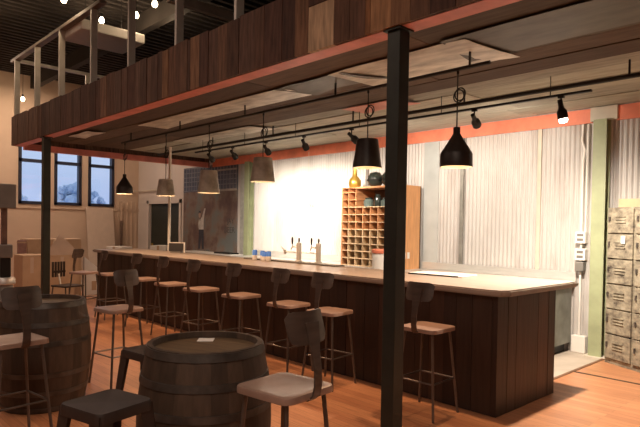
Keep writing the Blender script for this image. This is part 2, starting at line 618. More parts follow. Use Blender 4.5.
PAL = [(0.135, 0.070, 0.045), (0.165, 0.085, 0.052), (0.105, 0.052, 0.036), (0.20, 0.108, 0.066), (0.13, 0.072, 0.050), (0.155, 0.090, 0.062)]
over = [(-11.92, -10.2, (0.19, 0.105, 0.07)), (-6.0, -5.86, (0.24, 0.125, 0.065)), (-5.39, -5.20, (0.27, 0.145, 0.080)), (-3.67, -3.50, (0.24, 0.125, 0.07)),
        (-3.50, -3.20, 'split'), (-2.87, -2.82, (0.30, 0.135, 0.06)), (-2.82, -2.62, (0.36, 0.19, 0.095)), (-2.62, -2.45, (0.27, 0.14, 0.075))]
mb = MB()
x = CX0
rnd = random.Random(3)
while x < CX1:
    wd = rnd.choice((.11, .14, .17, .2, .25))
    c = rnd.choice(PAL)
    nxt = x + wd
    for a, b, cc in over:
        if a - 1e-4 <= x < b - 1e-4:
            nxt = b if (b - a) < .4 else min(nxt, b)
            c = cc
            break
        if x < a < nxt:
            nxt = a
    if nxt - x < .02:
        nxt = x + .02
    off = rnd.uniform(0, .012)
    top = CT + rnd.uniform(-.01, .01)
    if c == 'split':
        mb.box(L((x, 3.17 - off, CZ)), L((nxt - .004, 3.20, CZ + .37)), (0.58, 0.40, 0.25))
        mb.box(L((x, 3.17 - off - .004, CZ + .375)), L((nxt - .004, 3.20, top)), (0.10, 0.05, 0.032))
    else:
        if isinstance(c, tuple):
            k = rnd.uniform(.8, 1.2)
            c = tuple(v * k for v in c)
        mb.box(L((x, 3.17 - off, CZ + .002)), L((nxt - .004, 3.20, top)), c)
    x = nxt
# the return at the far end
y = 3.20
while y < YB - .05:
    wd = rnd.choice((.14, .17, .2))
    mb.box(L((CX0, y, CZ + .06)), L((CX0 + .03, min(y + wd - .004, YB - .03), CT)), rnd.choice(PAL))
    y += wd
mb.build('fascia', M_boards, can)
MB().box(L((CX0, 3.20, CZ + .165)), L((CX1, YB - .04, CZ + .22))).build('deck', M_dark, can)  # unseen deck put in to block light from above the canopy
# red steel edging, front: angle with a leg under the boards
MB().box(L((CX0, 3.202, CZ + .012)), L((CX1, 3.215, CZ + .16))).box(L((CX0, 3.202, CZ)), L((CX1, 3.365, CZ + .012))).build('front_edging', M_red, can)
MB().box(L((CX0, 3.37, CZ - .06)), L((CX0 + .10, YB - .04, CZ + .06))).build('end_beam', M_red, can)
MB().box(L((CX0 + .25, YB - .06, CZ - .06)), L((-2.86, YB - .025, CZ + .122))).box(L((-2.56, YB - .06, CZ - .06)), L((CX1, YB - .025, CZ + .122))).build('wall_ledger', M_orange, can)
MB().box(L((-2.87, YB - .10, CZ - .05)), L((-2.55, YB - .025, CZ + .122))).build('bracket_plate', M_beige, can)
# underside boards, running lengthwise
mb = MB()
lanes = [(3.22, 3.62), (3.62, 4.05), (4.05, 4.42), (4.42, 4.72), (4.72, 5.05), (5.05, 5.40), (5.40, 5.72), (5.72, 6.1), (6.1, 6.5), (6.5, 6.9), (6.9, 7.3), (7.3, 7.50)]
BR = [(0.125, 0.086, 0.062), (0.098, 0.066, 0.048), (0.155, 0.108, 0.078)]
GR = [(0.115, 0.095, 0.074), (0.14, 0.115, 0.09), (0.10, 0.082, 0.064)]
PL = [(0.44, 0.42, 0.34), (0.52, 0.49, 0.40), (0.38, 0.36, 0.30)]
for i, (y0, y1) in enumerate(lanes):
    x = CX0 + .26
    first = True
    while x < CX1:
        ln = rnd.uniform(1.6, 3.6)
        e = min(CX1, x + ln)
        right = x > -2.9
        if i < 1:
            pal = BR
        elif i < 2:
            pal = GR if right else BR
        elif i < 6:
            pal = BR + GR if right else BR
        elif i < 8:
            pal = GR if right else PL
        else:
            pal = PL
        z = CZ + .125 + rnd.uniform(0, .012)
        mb.box(L((x, y0 + .004, z)), L((e - .006, y1 - .004, z + .02)), rnd.choice(pal))
        x = e
mb.build('underside_boards', M_ceilb, can)


def tin(x0, x1, y0, y1, sag, m, skew=0.0):
    g = []
    for i in range(9):
        u = i / 8
        row = []
        for j in range(5):
            v = j / 4
            z = CZ + .112 - sag * (abs(u - .5) * 2) ** 3 * (.4 + .6 * v) + .004 * sin(9 * u + 5 * v)
            row.append(L((x0 + (x1 - x0) * u + skew * v, y0 + (y1 - y0) * v, z)))
        g.append(row)
    return MB().sheet(g, .004).build('tin_sheet', m, can, True)


tin(-8.5, -4.95, 4.07, 4.50, .016, M_tin, .15)
tin(-5.05, -3.98, 4.06, 4.50, .03, M_tindark, .25)
tin(-4.15, -2.55, 4.02, 4.72, .03, M_tin, .12)
tin(-2.75, 1.2, 3.95, 4.60, .008, M_tindark, -.1)
tin(-10.6, -9.7, 3.75, 4.02, .012, M_tin, .1)
tin(-9.6, -7.2, 5.30, 5.72, .01, M_tin, .15)
tin(-5.25, -4.35, 5.36, 5.74, .012, mat('pink_red_sheet', (0.62, 0.24, 0.19), 0.5, 0, .2, 3), .1)

# posts under the front edge
for x, lab in ((-2.625, 'dark green square steel post nearest the camera, crossing the bar'), (-10.24, 'dark green square steel post beside the tall windows')):
    p = thing('steel_post', lab, 'post', (x, 3.26, 0), group='canopy posts')
    MB().box((-.058, -.058, .012), (.058, .058, CZ - .014), bevel=.006).build('shaft', M_post, p)
    MB().box((-.08, -.08, CZ - .014), (.08, .08, CZ - .001)).build('cap_plate', M_post, p)
    MB().box((-.10, -.10, 0), (.10, .10, .012)).build('base_plate', M_post, p)
pp = thing('steel_pipe_post', 'slim pale pipe post rising behind the far end of the counter', 'post', (-9.93, 5.42, 0.004))
MB().tube([(0, 0, .01), (0, 0, CZ + .04)], .028, 12).build('shaft', mat('lit_white_pipe', (0.86, 0.83, 0.76), .3, 0, .03), pp, True)  # white raised to show lamp light falling on the pipe
MB().lathe([(.08, 0), (.08, .012), (0.03, .02)], 14, cap0=True).build('base_plate', mat('lit_white_pipe', (0.86, 0.83, 0.76), .3, 0, .03), pp)


# I-section columns on the back wall
def column(x, m, label, off=0):
    c = thing('steel_column', label, 'column', (x, YB - .115, 0.004), group='columns on the back wall')
    hz = CZ - .052
    MB().box((-.08, -.075, .012), (.08, -.060, hz)).build('front_flange', m, c)
    MB().box((-.006, -.060, .012), (.006, .060, hz)).build('web', m, c)
    MB().box((-.08, .060, .012), (.08, .075, hz)).build('rear_flange', m, c)
    MB().box((-.13, -.09, 0), (.13, .09, .012)).build('base_plate', M_beige, c)


column(-2.715, M_sage, 'sage green steel column beside the old lockers')
column(-10.11, M_sage, 'sage green steel column at the right edge of the rusty mural')
pl = MB().box((-10.53, YB - .05, 0.9), (-10.22, YB - .02, 2.965)).build('steel_strip', mat('pale_steel_strip', (0.42, 0.42, 0.38), .5, .2))
tag(pl, 'pale grey vertical steel strip beside the mural', 'strip')


# ------------------------------------------------------------------ stud frame on top of the canopy
sf = thing('stud_frame', 'bare metal stud frame standing on top of the canopy', 'stud frame', (-7, 3.25, CZ + .222))
zb, zt = 0.0, 4.66 - CZ - .222
for x in (-11.89, -10.7, -9.5, -8.21, -6.99, -5.78, -4.62, -3.4):
    MB().box((x + 7 - .02, -.045, zb), (x + 7 + .02, .045, zt)).build('stud', M_stud, sf)
mb = MB().box((-12.14 + 7, -.05, zt), (-7.9 + 7, .05, zt + .05))
mb.build('top_plate', mat('dull_stud', (0.22, 0.18, 0.15), .6, .2), sf)
MB().box((-11.95 + 7, -.0, zt - .02), (-11.87 + 7, 1.75, zt + .03)).build('side_plate', M_stud, sf)
MB().box((-11.93 + 7, 1.3, zb), (-11.89 + 7, 1.38, zt - .02)).build('stud', M_stud, sf)
MB().box((-7.1 + 7, .55, zt - .05), (-7.02 + 7, 2.2, zt + .08)).build('side_plate', M_stud, sf)

tf = thing('light_box', 'white hanging light box turned off above the stud frame', 'light fixture', (-9.27, 3.83, 4.56))
MB().box((-.42, -.52, 0), (.42, .52, .16), bevel=.02).build('housing', M_white, tf)
for yy in (-.3, .3):
    MB().tube([(0, yy, .16), (0, yy, ZC - 4.56)], .008, 6).build('hanger', M_black, tf)


# festoon bulbs under the dark ceiling
def bulb(p, label):
    b = thing('string_bulb', label, 'light bulb', p, group='glowing bulbs under the dark ceiling')
    MB().lathe([(0, -.06), (.03, -.05), (.045, -.02), (.04, .015), (.02, .045), (.02, .05)], 12).build('glass', M_string, b, True)
    MB().lathe([(.022, .045), (.022, .10), (.012, .11)], 10, cap0=True, cap1=True).build('socket', M_black, b)
    MB().tube([(0, 0, .10), (0, 0, ZC - p[2])], .005, 6).build('cord', M_black, b)
    ld = bpy.data.lights.new('bulb_light', 'POINT')
    ld.energy = 9
    ld.color = (1, .72, .45)
    ld.shadow_soft_size = .05
    lo = bpy.data.objects.new('bulb_light', ld)
    COL.objects.link(lo)
    lo.parent = b
    lo.location = (0, 0, -.12)


for p, lab in (((-9.05, 3.12, 5.0), 'round glowing bulb highest at left above the stud frame'),
               ((-9.50, 3.89, 5.0), 'round glowing bulb seen over the left part of the white light box'),
               ((-8.85, 4.19, 5.0), 'round glowing bulb just right of the third tall stud'),
               ((-8.19, 4.18, 5.0), 'round glowing bulb near the top of the picture between two studs'),
               ((-8.71, 4.91, 5.0), 'round glowing bulb beside the right-hand tall stud'),
               ((-10.67, 2.58, 5.0), 'dim glowing bulb at the left edge under the ceiling'),
               ((-14.9, 4.20, 4.55), 'glowing bulb close to the cream wall beyond the canopy end')):
    bulb(p, lab)

# ------------------------------------------------------------------ the bar
FY, BX0, BX1 = 4.34, -10.70, -2.38
bar = thing('bar_cabinet', 'long bar front clad in dark stained vertical boards', 'bar', (-6.5, 4.9, 0))
B0 = Vector((-6.5, 4.9, 0))


def LB(p):
    return (p[0] - B0.x, p[1] - B0.y, p[2])


BW = [(0.037, 0.019, 0.013), (0.046, 0.024, 0.016), (0.031, 0.016, 0.012), (0.055, 0.027, 0.018)]
mb = MB()
x = BX0
while x < BX1 - .02:
    wd = min(rnd.choice((.13, .16, .19)), BX1 - .02 - x)
    mb.box(LB((x + .002, FY - rnd.uniform(0, .006), .004)), LB((x + wd - .002, FY + .03, 1.025)), rnd.choice(BW))
    x += wd
mb.build('front_boards', M_barwood, bar)
mb = MB()
y = FY - .006
while y < 5.44 - .02:
    wd = min(rnd.choice((.15, .18, .21)), 5.44 - y)
    k = rnd.uniform(1.1, 1.7)
    mb.box(LB((BX1 - .03, y + .002, .004)), LB((BX1 + rnd.uniform(0, .006), y + wd - .002, 1.025)), tuple(v * k for v in rnd.choice(BW)))
    y += wd
mb.build('end_boards', M_barwood, bar)
MB().box(LB((BX0 + .01, FY + .03, .004)), LB((BX1 - .03, 5.14, 1.025))).box(LB((-3.9, 5.14, .004)), LB((BX1 - .03, 5.43, 1.025))).build('carcass', mat('dark_carcass', (0.05, 0.03, 0.022), .7), bar)

# worktop with a clipped front corner
ct = thing('bar_countertop', 'pale beige continuous countertop along the whole bar', 'countertop', (-6.5, 4.9, 1.025))
poly = [(-10.78, 4.28), (-2.42, 4.28), (-2.34, 4.31), (-2.29, 4.39), (-2.29, 5.76), (-3.95, 5.76), (-3.95, 5.22), (-10.78, 5.22)]
mb = MB()
mb.prism([(p[0] + 6.5, p[1] - 4.9) for p in poly], .055)
es = [e for e in mb.bm.edges if abs(e.verts[0].co.z - e.verts[1].co.z) < 1e-5]
bmesh.ops.bevel(mb.bm, geom=es, offset=.012, segments=2, affect='EDGES')
mb.build('worktop', M_counter, ct)
CTZ = 1.08

# ------------------------------------------------------------------ steel counter along the back wall
sc = thing('steel_back_counter', 'stainless steel counter with upstand along the corrugated wall', 'counter', (-6.5, 7.15, 0.004))


def LS(p):
    return (p[0] + 6.5, p[1] - 7.15, p[2])


MB().box(LS((-10.05, 6.88, .88)), LS((-3.02, 7.50, .925)), bevel=.006).build('top', M_steel, sc)
MB().box(LS((-10.0, 6.93, .12)), LS((-3.06, 7.48, .88))).build('cabinet', mat('grey_green_panel', (0.20, 0.205, 0.175), .45, .2), sc)
MB().box(LS((-9.95, 6.99, 0)), LS((-3.12, 7.44, .12))).build('plinth', M_black, sc)

up = MB().box((-10.05, 7.502, .931), (-3.02, 7.53, 1.045)).build('steel_upstand', M_steel)
tag(up, 'low stainless steel upstand on the wall behind the back counter', 'upstand')
# pale shelf and tray under the mural
sh = thing('wall_shelf', 'pale narrow shelf below the rusty mural', 'shelf', (-11.3, 7.3, .90))
MB().box((-1.1, -.18, 0), (1.0, .22, .03)).build('board', M_white, sh)
MB().box((-.8, .0, -.9 + .004), (-.76, .2, 0)).build('leg', M_white, sh)
MB().box((.7, .0, -.9 + .004), (.74, .2, 0)).build('leg', M_white, sh)
tr = MB().prism(rrect(.62, .28, .03), .03).build('serving_tray', M_black)
tr.location = (-10.72, 7.28, .931)
tag(tr, 'flat black tray lying on the pale shelf under the mural lettering', 'tray')

# ------------------------------------------------------------------ mural of rusty sheet metal
mu = thing('wall_mural', 'rusty sheet metal mural with a painted worker and faded lettering', 'mural', (-11.86, YB - .02, 1.0))
MB().box((-1.20, -.012, -.2), (1.18, .012, 1.40)).build('sheet', M_rust, mu)
mb = MB()
mb.box((-1.20, -.014, 1.40), (1.18, .012, 2.02))
mb.build('window_panel', mat('dirty_glass_blocks', (0.055, 0.060, 0.075), .35, 0, .5, 7), mu)
mb = MB()
for k in range(19):
    x = -1.18 + k * .13
    mb.box((x - .007, -.022, 1.42), (x + .007, -.014, 2.0))
for k in range(6):
    z = 1.43 + k * .113
    mb.box((-1.20, -.022, z - .007), (1.18, -.014, z + .007))
mb.build('glazing_bars', mat('glazing_bar_paint', (0.23, 0.22, 0.22), .5), mu)
MB().box((-.1, -.026, 1.38), (1.18, -.013, 1.425)).build('ledge', mat('ledge_paint', (0.38, 0.34, 0.28), .6), mu)
MB().box((.2, -.026, 1.86), (1.18, -.013, 1.90)).build('ledge', mat('ledge_paint', (0.38, 0.34, 0.28), .6), mu)
yp = -.0150


def paint(name, polys, m):
    mb = MB()
    for q in polys:
        mb.prism(q, .003, 'y', yp)
    return mb.build(name, m, mu)


cxm = -.34
paint('painted_shirt', [[(cxm - .10, .46), (cxm + .12, .46), (cxm + .12, .70), (cxm + .16, .86), (cxm + .20, .98), (cxm + .14, .98), (cxm + .05, .78), (cxm - .02, .72), (cxm - .10, .70), (cxm - .13, .60)],
                        ], mat('white_mural_paint', (0.52, 0.49, 0.46), .7))
paint('painted_trousers', [[(cxm - .09, .46), (cxm + .12, .46), (cxm + .14, -.02), (cxm + .05, -.02), (cxm + .02, .30), (cxm - .03, -.02), (cxm - .12, -.02)]], mat('dark_mural_paint', (0.035, 0.035, 0.05), .7))
paint('painted_face', [[(cxm - .07 + .05 * cos(a), .82 + .07 * sin(a)) for a in [k * pi / 6 for k in range(12)]]], mat('pink_mural_paint', (0.40, 0.27, 0.21), .7))
paint('painted_hair', [[(cxm - .12, .85), (cxm - .02, .87), (cxm - .03, .92), (cxm - .10, .92)], [(cxm - .08, .70), (cxm + .0, .74), (cxm - .02, .66)]], mat('dark_mural_paint', (0.03, 0.03, 0.035), .7))


def text_mesh(s, size, m, parent, loc):
    c = bpy.data.curves.new('lettering', 'FONT')
    c.body = s
    c.size = size
    c.extrude = .0015
    c.align_x = 'CENTER'
    tmp = bpy.data.objects.new('lettering', c)
    COL.objects.link(tmp)
    dg = bpy.context.evaluated_depsgraph_get()
    me = bpy.data.meshes.new_from_object(tmp.evaluated_get(dg))
    bpy.data.objects.remove(tmp)
    me.materials.clear()
    me.materials.append(m)
    o = bpy.data.objects.new('lettering', me)
    COL.objects.link(o)
    o.parent = parent
    o.rotation_euler = (pi / 2, 0, 0)
    o.location = loc
    return o


M_letter = mat('faded_letter_paint', (0.075, 0.065, 0.06), .7)
text_mesh('JAY', .17, M_letter, mu, (.93, yp, .62))
text_mesh('BEER', .20, M_letter, mu, (.90, yp, .40))

# ------------------------------------------------------------------ things on the back of the bar
RX0, RX1, RY0, RY1, RZ0, RZ1 = -6.80, -5.49, 6.98, 7.47, .930, 2.26
rk = thing('pigeonhole_rack', 'tall orange timber pigeonhole rack on the steel back counter', 'rack', (RX0, RY0, RZ0))
W, D, H = RX1 - RX0, RY1 - RY0, RZ1 - RZ0
nc = 8
cw = W / nc
MB().box((0, D - .02, 0), (W, D, H)).build('back_board', M_rackin, rk)
MB().box((W - .03, 0, 0), (W, D, H)).build('side_panel', M_pine, rk)
MB().box((0, 0, 0), (.025, D, H)).build('side_panel', M_rack, rk)
rows_lo = [k * .122 for k in range(6)]
zmid = rows_lo[-1]
mb = MB()
mb2 = MB()
shelf_z0 = .98
for z in rows_lo:
    mb2.box((.02, .004, z), (W - .03, D - .02, z + .014))
for z in [zmid + k * .125 for k in range(1, 4)]:
    mb2.box((.02, .004, z), (W - .03, D - .02, z + .012))
for z in [zmid + k * .125 for k in range(4, 6)] + [H - .02]:
    mb.box((.02, .004, z), (2 * cw + .02, D - .02, z + .012))
for k in range(1, nc):
    mb2.box((k * cw - .006, 0, 0), (k * cw + .006, D - .02, zmid))
    mb.box((k * cw - .006, 0, zmid), (k * cw + .006, D - .02, shelf_z0 if k > 2 else H))
mb.box((2 * cw, 0, H - .03), (W - .03, D, H))
mb.build('upper_dividers', M_rack, rk)
mb2.build('lower_dividers', M_rackp, rk)
for k in range(2):
    MB().box((W, .05 + k * .10, .17), (W + .008, .11 + k * .10, .27), bevel=.003).build('outlet_plate', M_white, rk)

# on top of the rack and on its open shelf
v = thing('brass_bottle', 'tall brass-yellow long-necked bottle on top of the rack', 'bottle', (-6.63, 7.12, RZ1))
MB().lathe([(.085, 0), (.10, .02), (.11, .08), (.10, .14), (.05, .19), (.035, .25), (.03, .34)], 20, cap0=True).build('body', M_brass, v, True)
MB().lathe([(.03, .34), (.036, .345), (.036, .38), (.0, .385)], 14).build('stopper', M_rackp, v, True)
for xx, lab in ((-6.20, 'dark round glass float on top of the rack, next to the brass bottle'), (-5.895, 'dark round glass float on top of the rack, nearer the dark post')):
    g = thing('glass_float', lab, 'glass float', (xx, 7.16, RZ1), group='round floats on the rack')
    MB().lathe([(0, 0), (.06, .005), (.115, .045), (.14, .11), (.125, .18), (.08, .235), (.03, .25), (0, .252)], 20).build('globe', M_glassdk, g, True)
    MB().lathe([(.141, .10), (.146, .115), (.141, .13)], 20).build('band', M_black, g)
SZ = RZ0 + shelf_z0
for xx, r, h, lab in ((-6.30, .085, .17, 'grey-green lidded jar on the open rack shelf, leftmost'), (-6.10, .06, .22, 'slim dark green bottle jar between two wider jars on the rack shelf'), (-5.90, .11, .16, 'wide grey-green lidded jar on the open rack shelf, nearest the post')):
    j = thing('storage_jar', lab, 'jar', (xx, 7.12, SZ), group='jars on the open rack shelf')
    MB().lathe([(r * .9, 0), (r, .015), (r, h * .72), (r * .7, h * .85), (r * .68, h * .9)], 18, cap0=True).build('body', M_jar if r > .07 else M_glassdk, j, True)
    MB().lathe([(r * .74, h * .86), (r * .74, h), (0, h * 1.04)], 18, cap0=True).build('lid', M_glassdk, j, True)

wb = thing('water_cooler_box', 'white plastic drum with an orange lid in front of the rack', 'drum', (-5.60, 6.68, .004))
MB().lathe([(.165, 0), (.17, .02), (.17, 1.17), (.165, 1.19)], 24, cap0=True, cap1=True).build('drum', M_white, wb, True)
MB().lathe([(.178, 1.19), (.18, 1.20), (.18, 1.235), (.15, 1.25)], 24, cap0=True, cap1=True).build('lid', M_orange, wb, True)

# tap towers on a drip tray at the rear edge of the counter
dt = thing('drip_tray', 'long steel drip tray along the back edge of the counter', 'drip tray', (-6.0, 5.12, CTZ))
MB().box((-.95, -.085, 0), (1.0, .085, .018)).build('tray', mat('dull_steel', (0.20, 0.19, 0.17), .45, .6), dt)
mb = MB()
for k in range(32):
    mb.box((-.92 + k * .06, -.07, .018), (-.90 + k * .06, .07, .022))
mb.build('grille', M_steel, dt)


def tap_tower(x, lab, pipe):
    t = thing('beer_tap_tower', lab, 'beer tap', (x, 5.12, CTZ + .022), group='beer tap towers')
    MB().lathe([(.05, 0), (.05, .012), (.034, .02), (.034, .24), (.030, .255), (.0, .262)], 18, cap0=True).build('column', M_steel, t, True)
    MB().tube([(-.03, -.02, .20), (-.085, -.05, .205), (-.10, -.06, .16)], [.012, .012, .009], 8).build('spout', M_steel, t, True)
    MB().tube([(-.085, -.05, .205), (-.085, -.05, .24)], .007, 8).build('valve', M_steel, t, True)
    MB().lathe([(.008, 0), (.013, .03), (.015, .07), (.010, .095), (0, .10)], 10, (-.085, -.05, .235), cap0=True).build('tap_handle', M_black, t, True)
    MB().lathe([(.008, 0), (.014, .03), (.012, .06), (0, .07)], 10, (0, 0, .258), cap0=True).build('tap_handle', M_leg, t, True)
    if pipe:
        MB().tube([(-.03, 0, .12), (-.30, 0, .125)], .009, 8).tube([(-.30, 0, .09), (-.30, 0, .15)], .02, 8).tube([(-.30, 0, .14), (-.36, -.02, .19)], .008, 8).build('side_pipe', M_steel, t, True)
    return t


tap_tower(-5.79, 'steel beer tap tower with a side pipe, left of two on the counter', True)
tap_tower(-5.40, 'steel beer tap tower, right of two on the counter', False)
r = MB().tube([(-5.756, 5.12, 1.23), (-5.434, 5.12, 1.23)], .009, 8).build('tap_rail', M_steel, None, True)
tag(r, 'thin steel pipe joining the two tap towers', 'pipe')

for i, (x, y, h, lab) in enumerate(((-6.60, 4.98, .15, 'blue and white can at the counter rear, nearest the sitting side'), (-6.52, 5.06, .14, 'blue and white can at the counter rear, second from the left'),
                                    (-6.40, 5.00, .13, 'blue and white can at the counter rear, second from the right'), (-6.30, 5.00, .14, 'blue and white can nearest the drip tray and taps'))):
    c = thing('drink_can', lab, 'can', (x, y, CTZ), group='blue cans on the counter')
    MB().lathe([(.028, 0), (.036, .01), (.036, h * .5)], 16, cap0=True).build('lower_band', M_white, c, True)
    MB().lathe([(.0362, h * .5), (.0362, h * .85), (.028, h)], 16).build('upper_band', M_blue, c, True)
    MB().lathe([(.028, h - .004), (.024, h - .006), (0, h - .006)], 16).build('lid', M_steel, c)

# flat sheet with a dark edge on the counter, right
ts = thing('serving_board', 'flat white board with a dark front edge lying on the counter near its right end', 'board', (-3.55, 5.20, CTZ), .1)
MB().box((-.30, -.16, .004), (.34, .20, .016)).build('top', M_white, ts)
MB().box((-.30, -.17, 0), (.30, -.16, .016)).build('edge', M_black, ts)
MB().box((-.29, -.15, 0), (.33, .19, .004)).build('base', M_black, ts)

# screen, and pale cartons beyond the far end of the bar
ps = thing('till_screen', 'small dark grey screen with a pale rim at the far end of the counter', 'screen', (-9.0, 5.06, CTZ), radians(38))
MB().box((-.14, -.012, .02), (.14, .012, .17), bevel=.004).build('screen', mat('dark_screen', (0.045, 0.042, 0.042), .4), ps)
MB().box((-.15, -.016, .168), (.15, .016, .182)).box((.138, -.016, .0), (.152, .016, .175)).build('rim', M_white, ps)
MB().box((-.09, -.07, 0), (.09, .07, .02)).build('foot', M_grey, ps)
for x, y, s, h, lab in ((-12.2, 6.5, .42, 1.07, 'pale upright carton behind the far counter end, in front of the dark door'), (-12.9, 5.75, .42, 1.03, 'pale upright carton behind the far counter end, below the leaning board')):
    c = thing('tall_carton', lab, 'box', (x, y, .004), radians(30), 'pale cartons behind the bar end')
    MB().box((-s / 2, -s / 2, 0), (s / 2, s / 2, h), bevel=.01).build('body', M_white, c)
    MB().box((-.03, -s / 2 - .001, h - .2), (.03, -s / 2, h)).build('tape', M_carton, c)


# ------------------------------------------------------------------ stools
def make_stool(h, label, loc, rz, group):
    t = thing('bar_stool', label, 'stool', loc, rz, group)
    # dished seat with a turned-down rim
    mb = MB()
    rings = []
    for sc_, z in ((.02, -.008), (.5, -.006), (.8, -.003), (.93, 0), (.985, -.003), (1.0, -.010), (1.0, -.035), (.96, -.035), (.94, -.014), (.5, -.02), (.02, -.02)):
        rings.append([mb.bm.verts.new((x * sc_, y * sc_, h + z)) for x, y in rrect(.37, .37, .055)])
    for a, b in zip(rings, rings[1:]):
        for k in range(len(a)):
            mb.bm.faces.new((a[k], a[(k + 1) % len(a)], b[(k + 1) % len(a)], b[k]))
    mb.bm.faces.new(rings[0])
    mb.bm.faces.new(rings[-1])
    mb.build('seat', M_seat, t, True, 50)
    for sx in (-1, 1):
        for sy in (-1, 1):
            MB().tube([(sx * .135, sy * .135, h - .03), (sx * .195, sy * .195, 0)], .0115, 8).build('leg', M_leg, t, True)
    zf = .30
    q = .135 + .06 * (h - .03 - zf) / (h - .03)
    mb = MB()
    for a, b in (((-q, -q), (q, -q)), ((q, -q), (q, q)), ((q, q), (-q, q)), ((-q, q), (-q, -q))):
        mb.tube([(a[0], a[1], zf), (b[0], b[1], zf)], .008, 8)
    mb.build('footrest', M_leg, t, True)
    # spine: flat bar rising from the rear of the seat and flaring under the backrest
    g = []
    for y, z, wd in ((-.12, h - .045, .052), (-.17, h - .043, .052), (-.20, h - .02, .052), (-.212, h + .03, .050), (-.210, h + .10, .050), (-.196, h + .18, .056), (-.180, h + .25, .080), (-.167, h + .33, .095)):
        g.append([(u * wd / 2, y, z) for u in (-1, 0, 1)])
    MB().sheet(g, .010).build('spine', M_plate, t, True, 50)
    # curved backrest with rounded corners
    g = []
    wid, hh, rad = .28, .155, .24
    nu = 12
    for i in range(nu + 1):
        u = -1 + 2 * i / nu
        ang = u * wid / 2 / rad
        e = abs(u)
        cut = 0.0 if e < .72 else .030 * ((e - .72) / .28) ** 2
        row = []
        for j in range(5):
            vv = -1 + j / 2
            zz = h + .305 + vv * (hh / 2 - cut)
            tilt = .026 * vv
            row.append((rad * sin(ang), -.164 + rad * (1 - cos(ang)) + tilt * .6, zz))
        g.append(row)
    MB().sheet(g, .012).build('backrest', M_plate, t, True, 60)
    return t


GB = 'high stools along the bar front'
s0 = make_stool(.75, 'high-backed bar stool right of the dark post, nearest the bar corner', (-2.86, 4.02, 0), radians(3), GB)
bars = [(-4.03, 3.99, 8, 'first high-backed bar stool left of the dark post at the bar'), (-4.68, 4.00, 4, 'high-backed bar stool below the left tap tower, second left of the dark post'),
        (-5.60, 4.03, 5, 'high-backed bar stool just left of the blue cans, third left'), (-6.46, 4.00, 6, 'high-backed bar stool fourth left of the dark post, below the painted figure'),
        (-7.26, 4.00, 3, 'high-backed bar stool fifth left of the dark post, below the grey till screen'), (-8.13, 4.02, 7, 'high-backed bar stool sixth left of the dark post'),
        (-9.22, 3.98, 0, 'high-backed bar stool seventh left of the dark post, near the far counter end')]
for x, y, a, lab in bars:
    dup(s0, (x, y, 0), radians(a), lab, GB)
dup(s0, (-9.72, 3.72, 0), radians(-60), 'high-backed stool farthest along the bar, turned sideways by the counter end', GB)
GT = 'backed stools around the barrels'
dup(s0, (-5.43, 2.42, 0), radians(98), 'grey backed stool between the left barrel and the bar, seat catching light', GT)
dup(s0, (-4.43, 1.20, 0), radians(97), 'backed stool at the left edge in front of the left barrel', GT)
s1 = make_stool(.80, 'large backed stool in the foreground right of the centre barrel', (-2.14, 1.815, 0), radians(97), GT)


def make_low(label, loc, rz):
    t = thing('backless_stool', label, 'stool', loc, rz, 'backless stools by the centre barrel')
    h = .75
    mb = MB()
    rings = []
    for sc_, z in ((.02, -.006), (.9, -.002), (.97, 0), (1.0, -.012), (1.0, -.05), (.96, -.05), (.93, -.012), (.02, -.016)):
        rings.append([mb.bm.verts.new((x * sc_, y * sc_, h + z)) for x, y in rrect(.31, .31, .04)])
    for a, b in zip(rings, rings[1:]):
        for k in range(len(a)):
            mb.bm.faces.new((a[k], a[(k + 1) % len(a)], b[(k + 1) % len(a)], b[k]))
    mb.bm.faces.new(rings[0])
    mb.bm.faces.new(rings[-1])
    mb.build('seat', M_lowst, t, True, 45)
    for sx in (-1, 1):
        for sy in (-1, 1):
            mb = MB()
            a0 = Vector((sx * .146, sy * .146, h - .012))
            b0 = Vector((sx * .215, sy * .215, 0))
            # folded sheet leg: wide at the top, narrow at the foot
            wt, wb_ = .075, .032
            for ax in (0, 1):
                dv = Vector((-sx, 0, 0)) if ax == 0 else Vector((0, -sy, 0))
                nv = Vector((0, -sy, 0)) if ax == 0 else Vector((-sx, 0, 0))
                vs = []
                for p, wd in ((a0, wt), (b0, wb_)):
                    for k in (p, p + dv * wd, p + dv * wd + nv * .004, p + nv * .004):
                        vs.append(mb.bm.verts.new(k))
                for q in ((0, 1, 2, 3), (7, 6, 5, 4), (0, 4, 5, 1), (1, 5, 6, 2), (2, 6, 7, 3), (3, 7, 4, 0)):
                    mb.bm.faces.new([vs[i] for i in q])
            lg = mb.build('leg', M_lowst, t)
    q = .180
    mb = MB()
    for a, b in (((-q, -q), (q, -q)), ((q, -q), (q, q)), ((q, q), (-q, q)), ((-q, q), (-q, -q))):
        mb.box((min(a[0], b[0]) - .004, min(a[1], b[1]) - .004, .37), (max(a[0], b[0]) + .004, max(a[1], b[1]) + .004, .395))
    mb.build('cross_bars', M_lowst, t)
    return t


l0 = make_low('dark backless metal stool in the foreground left of the centre barrel', (-2.60, 1.105, 0), radians(14))
dup(l0, (-3.50, 1.80, 0), radians(8), 'dark backless metal stool partly hidden behind the centre barrel')


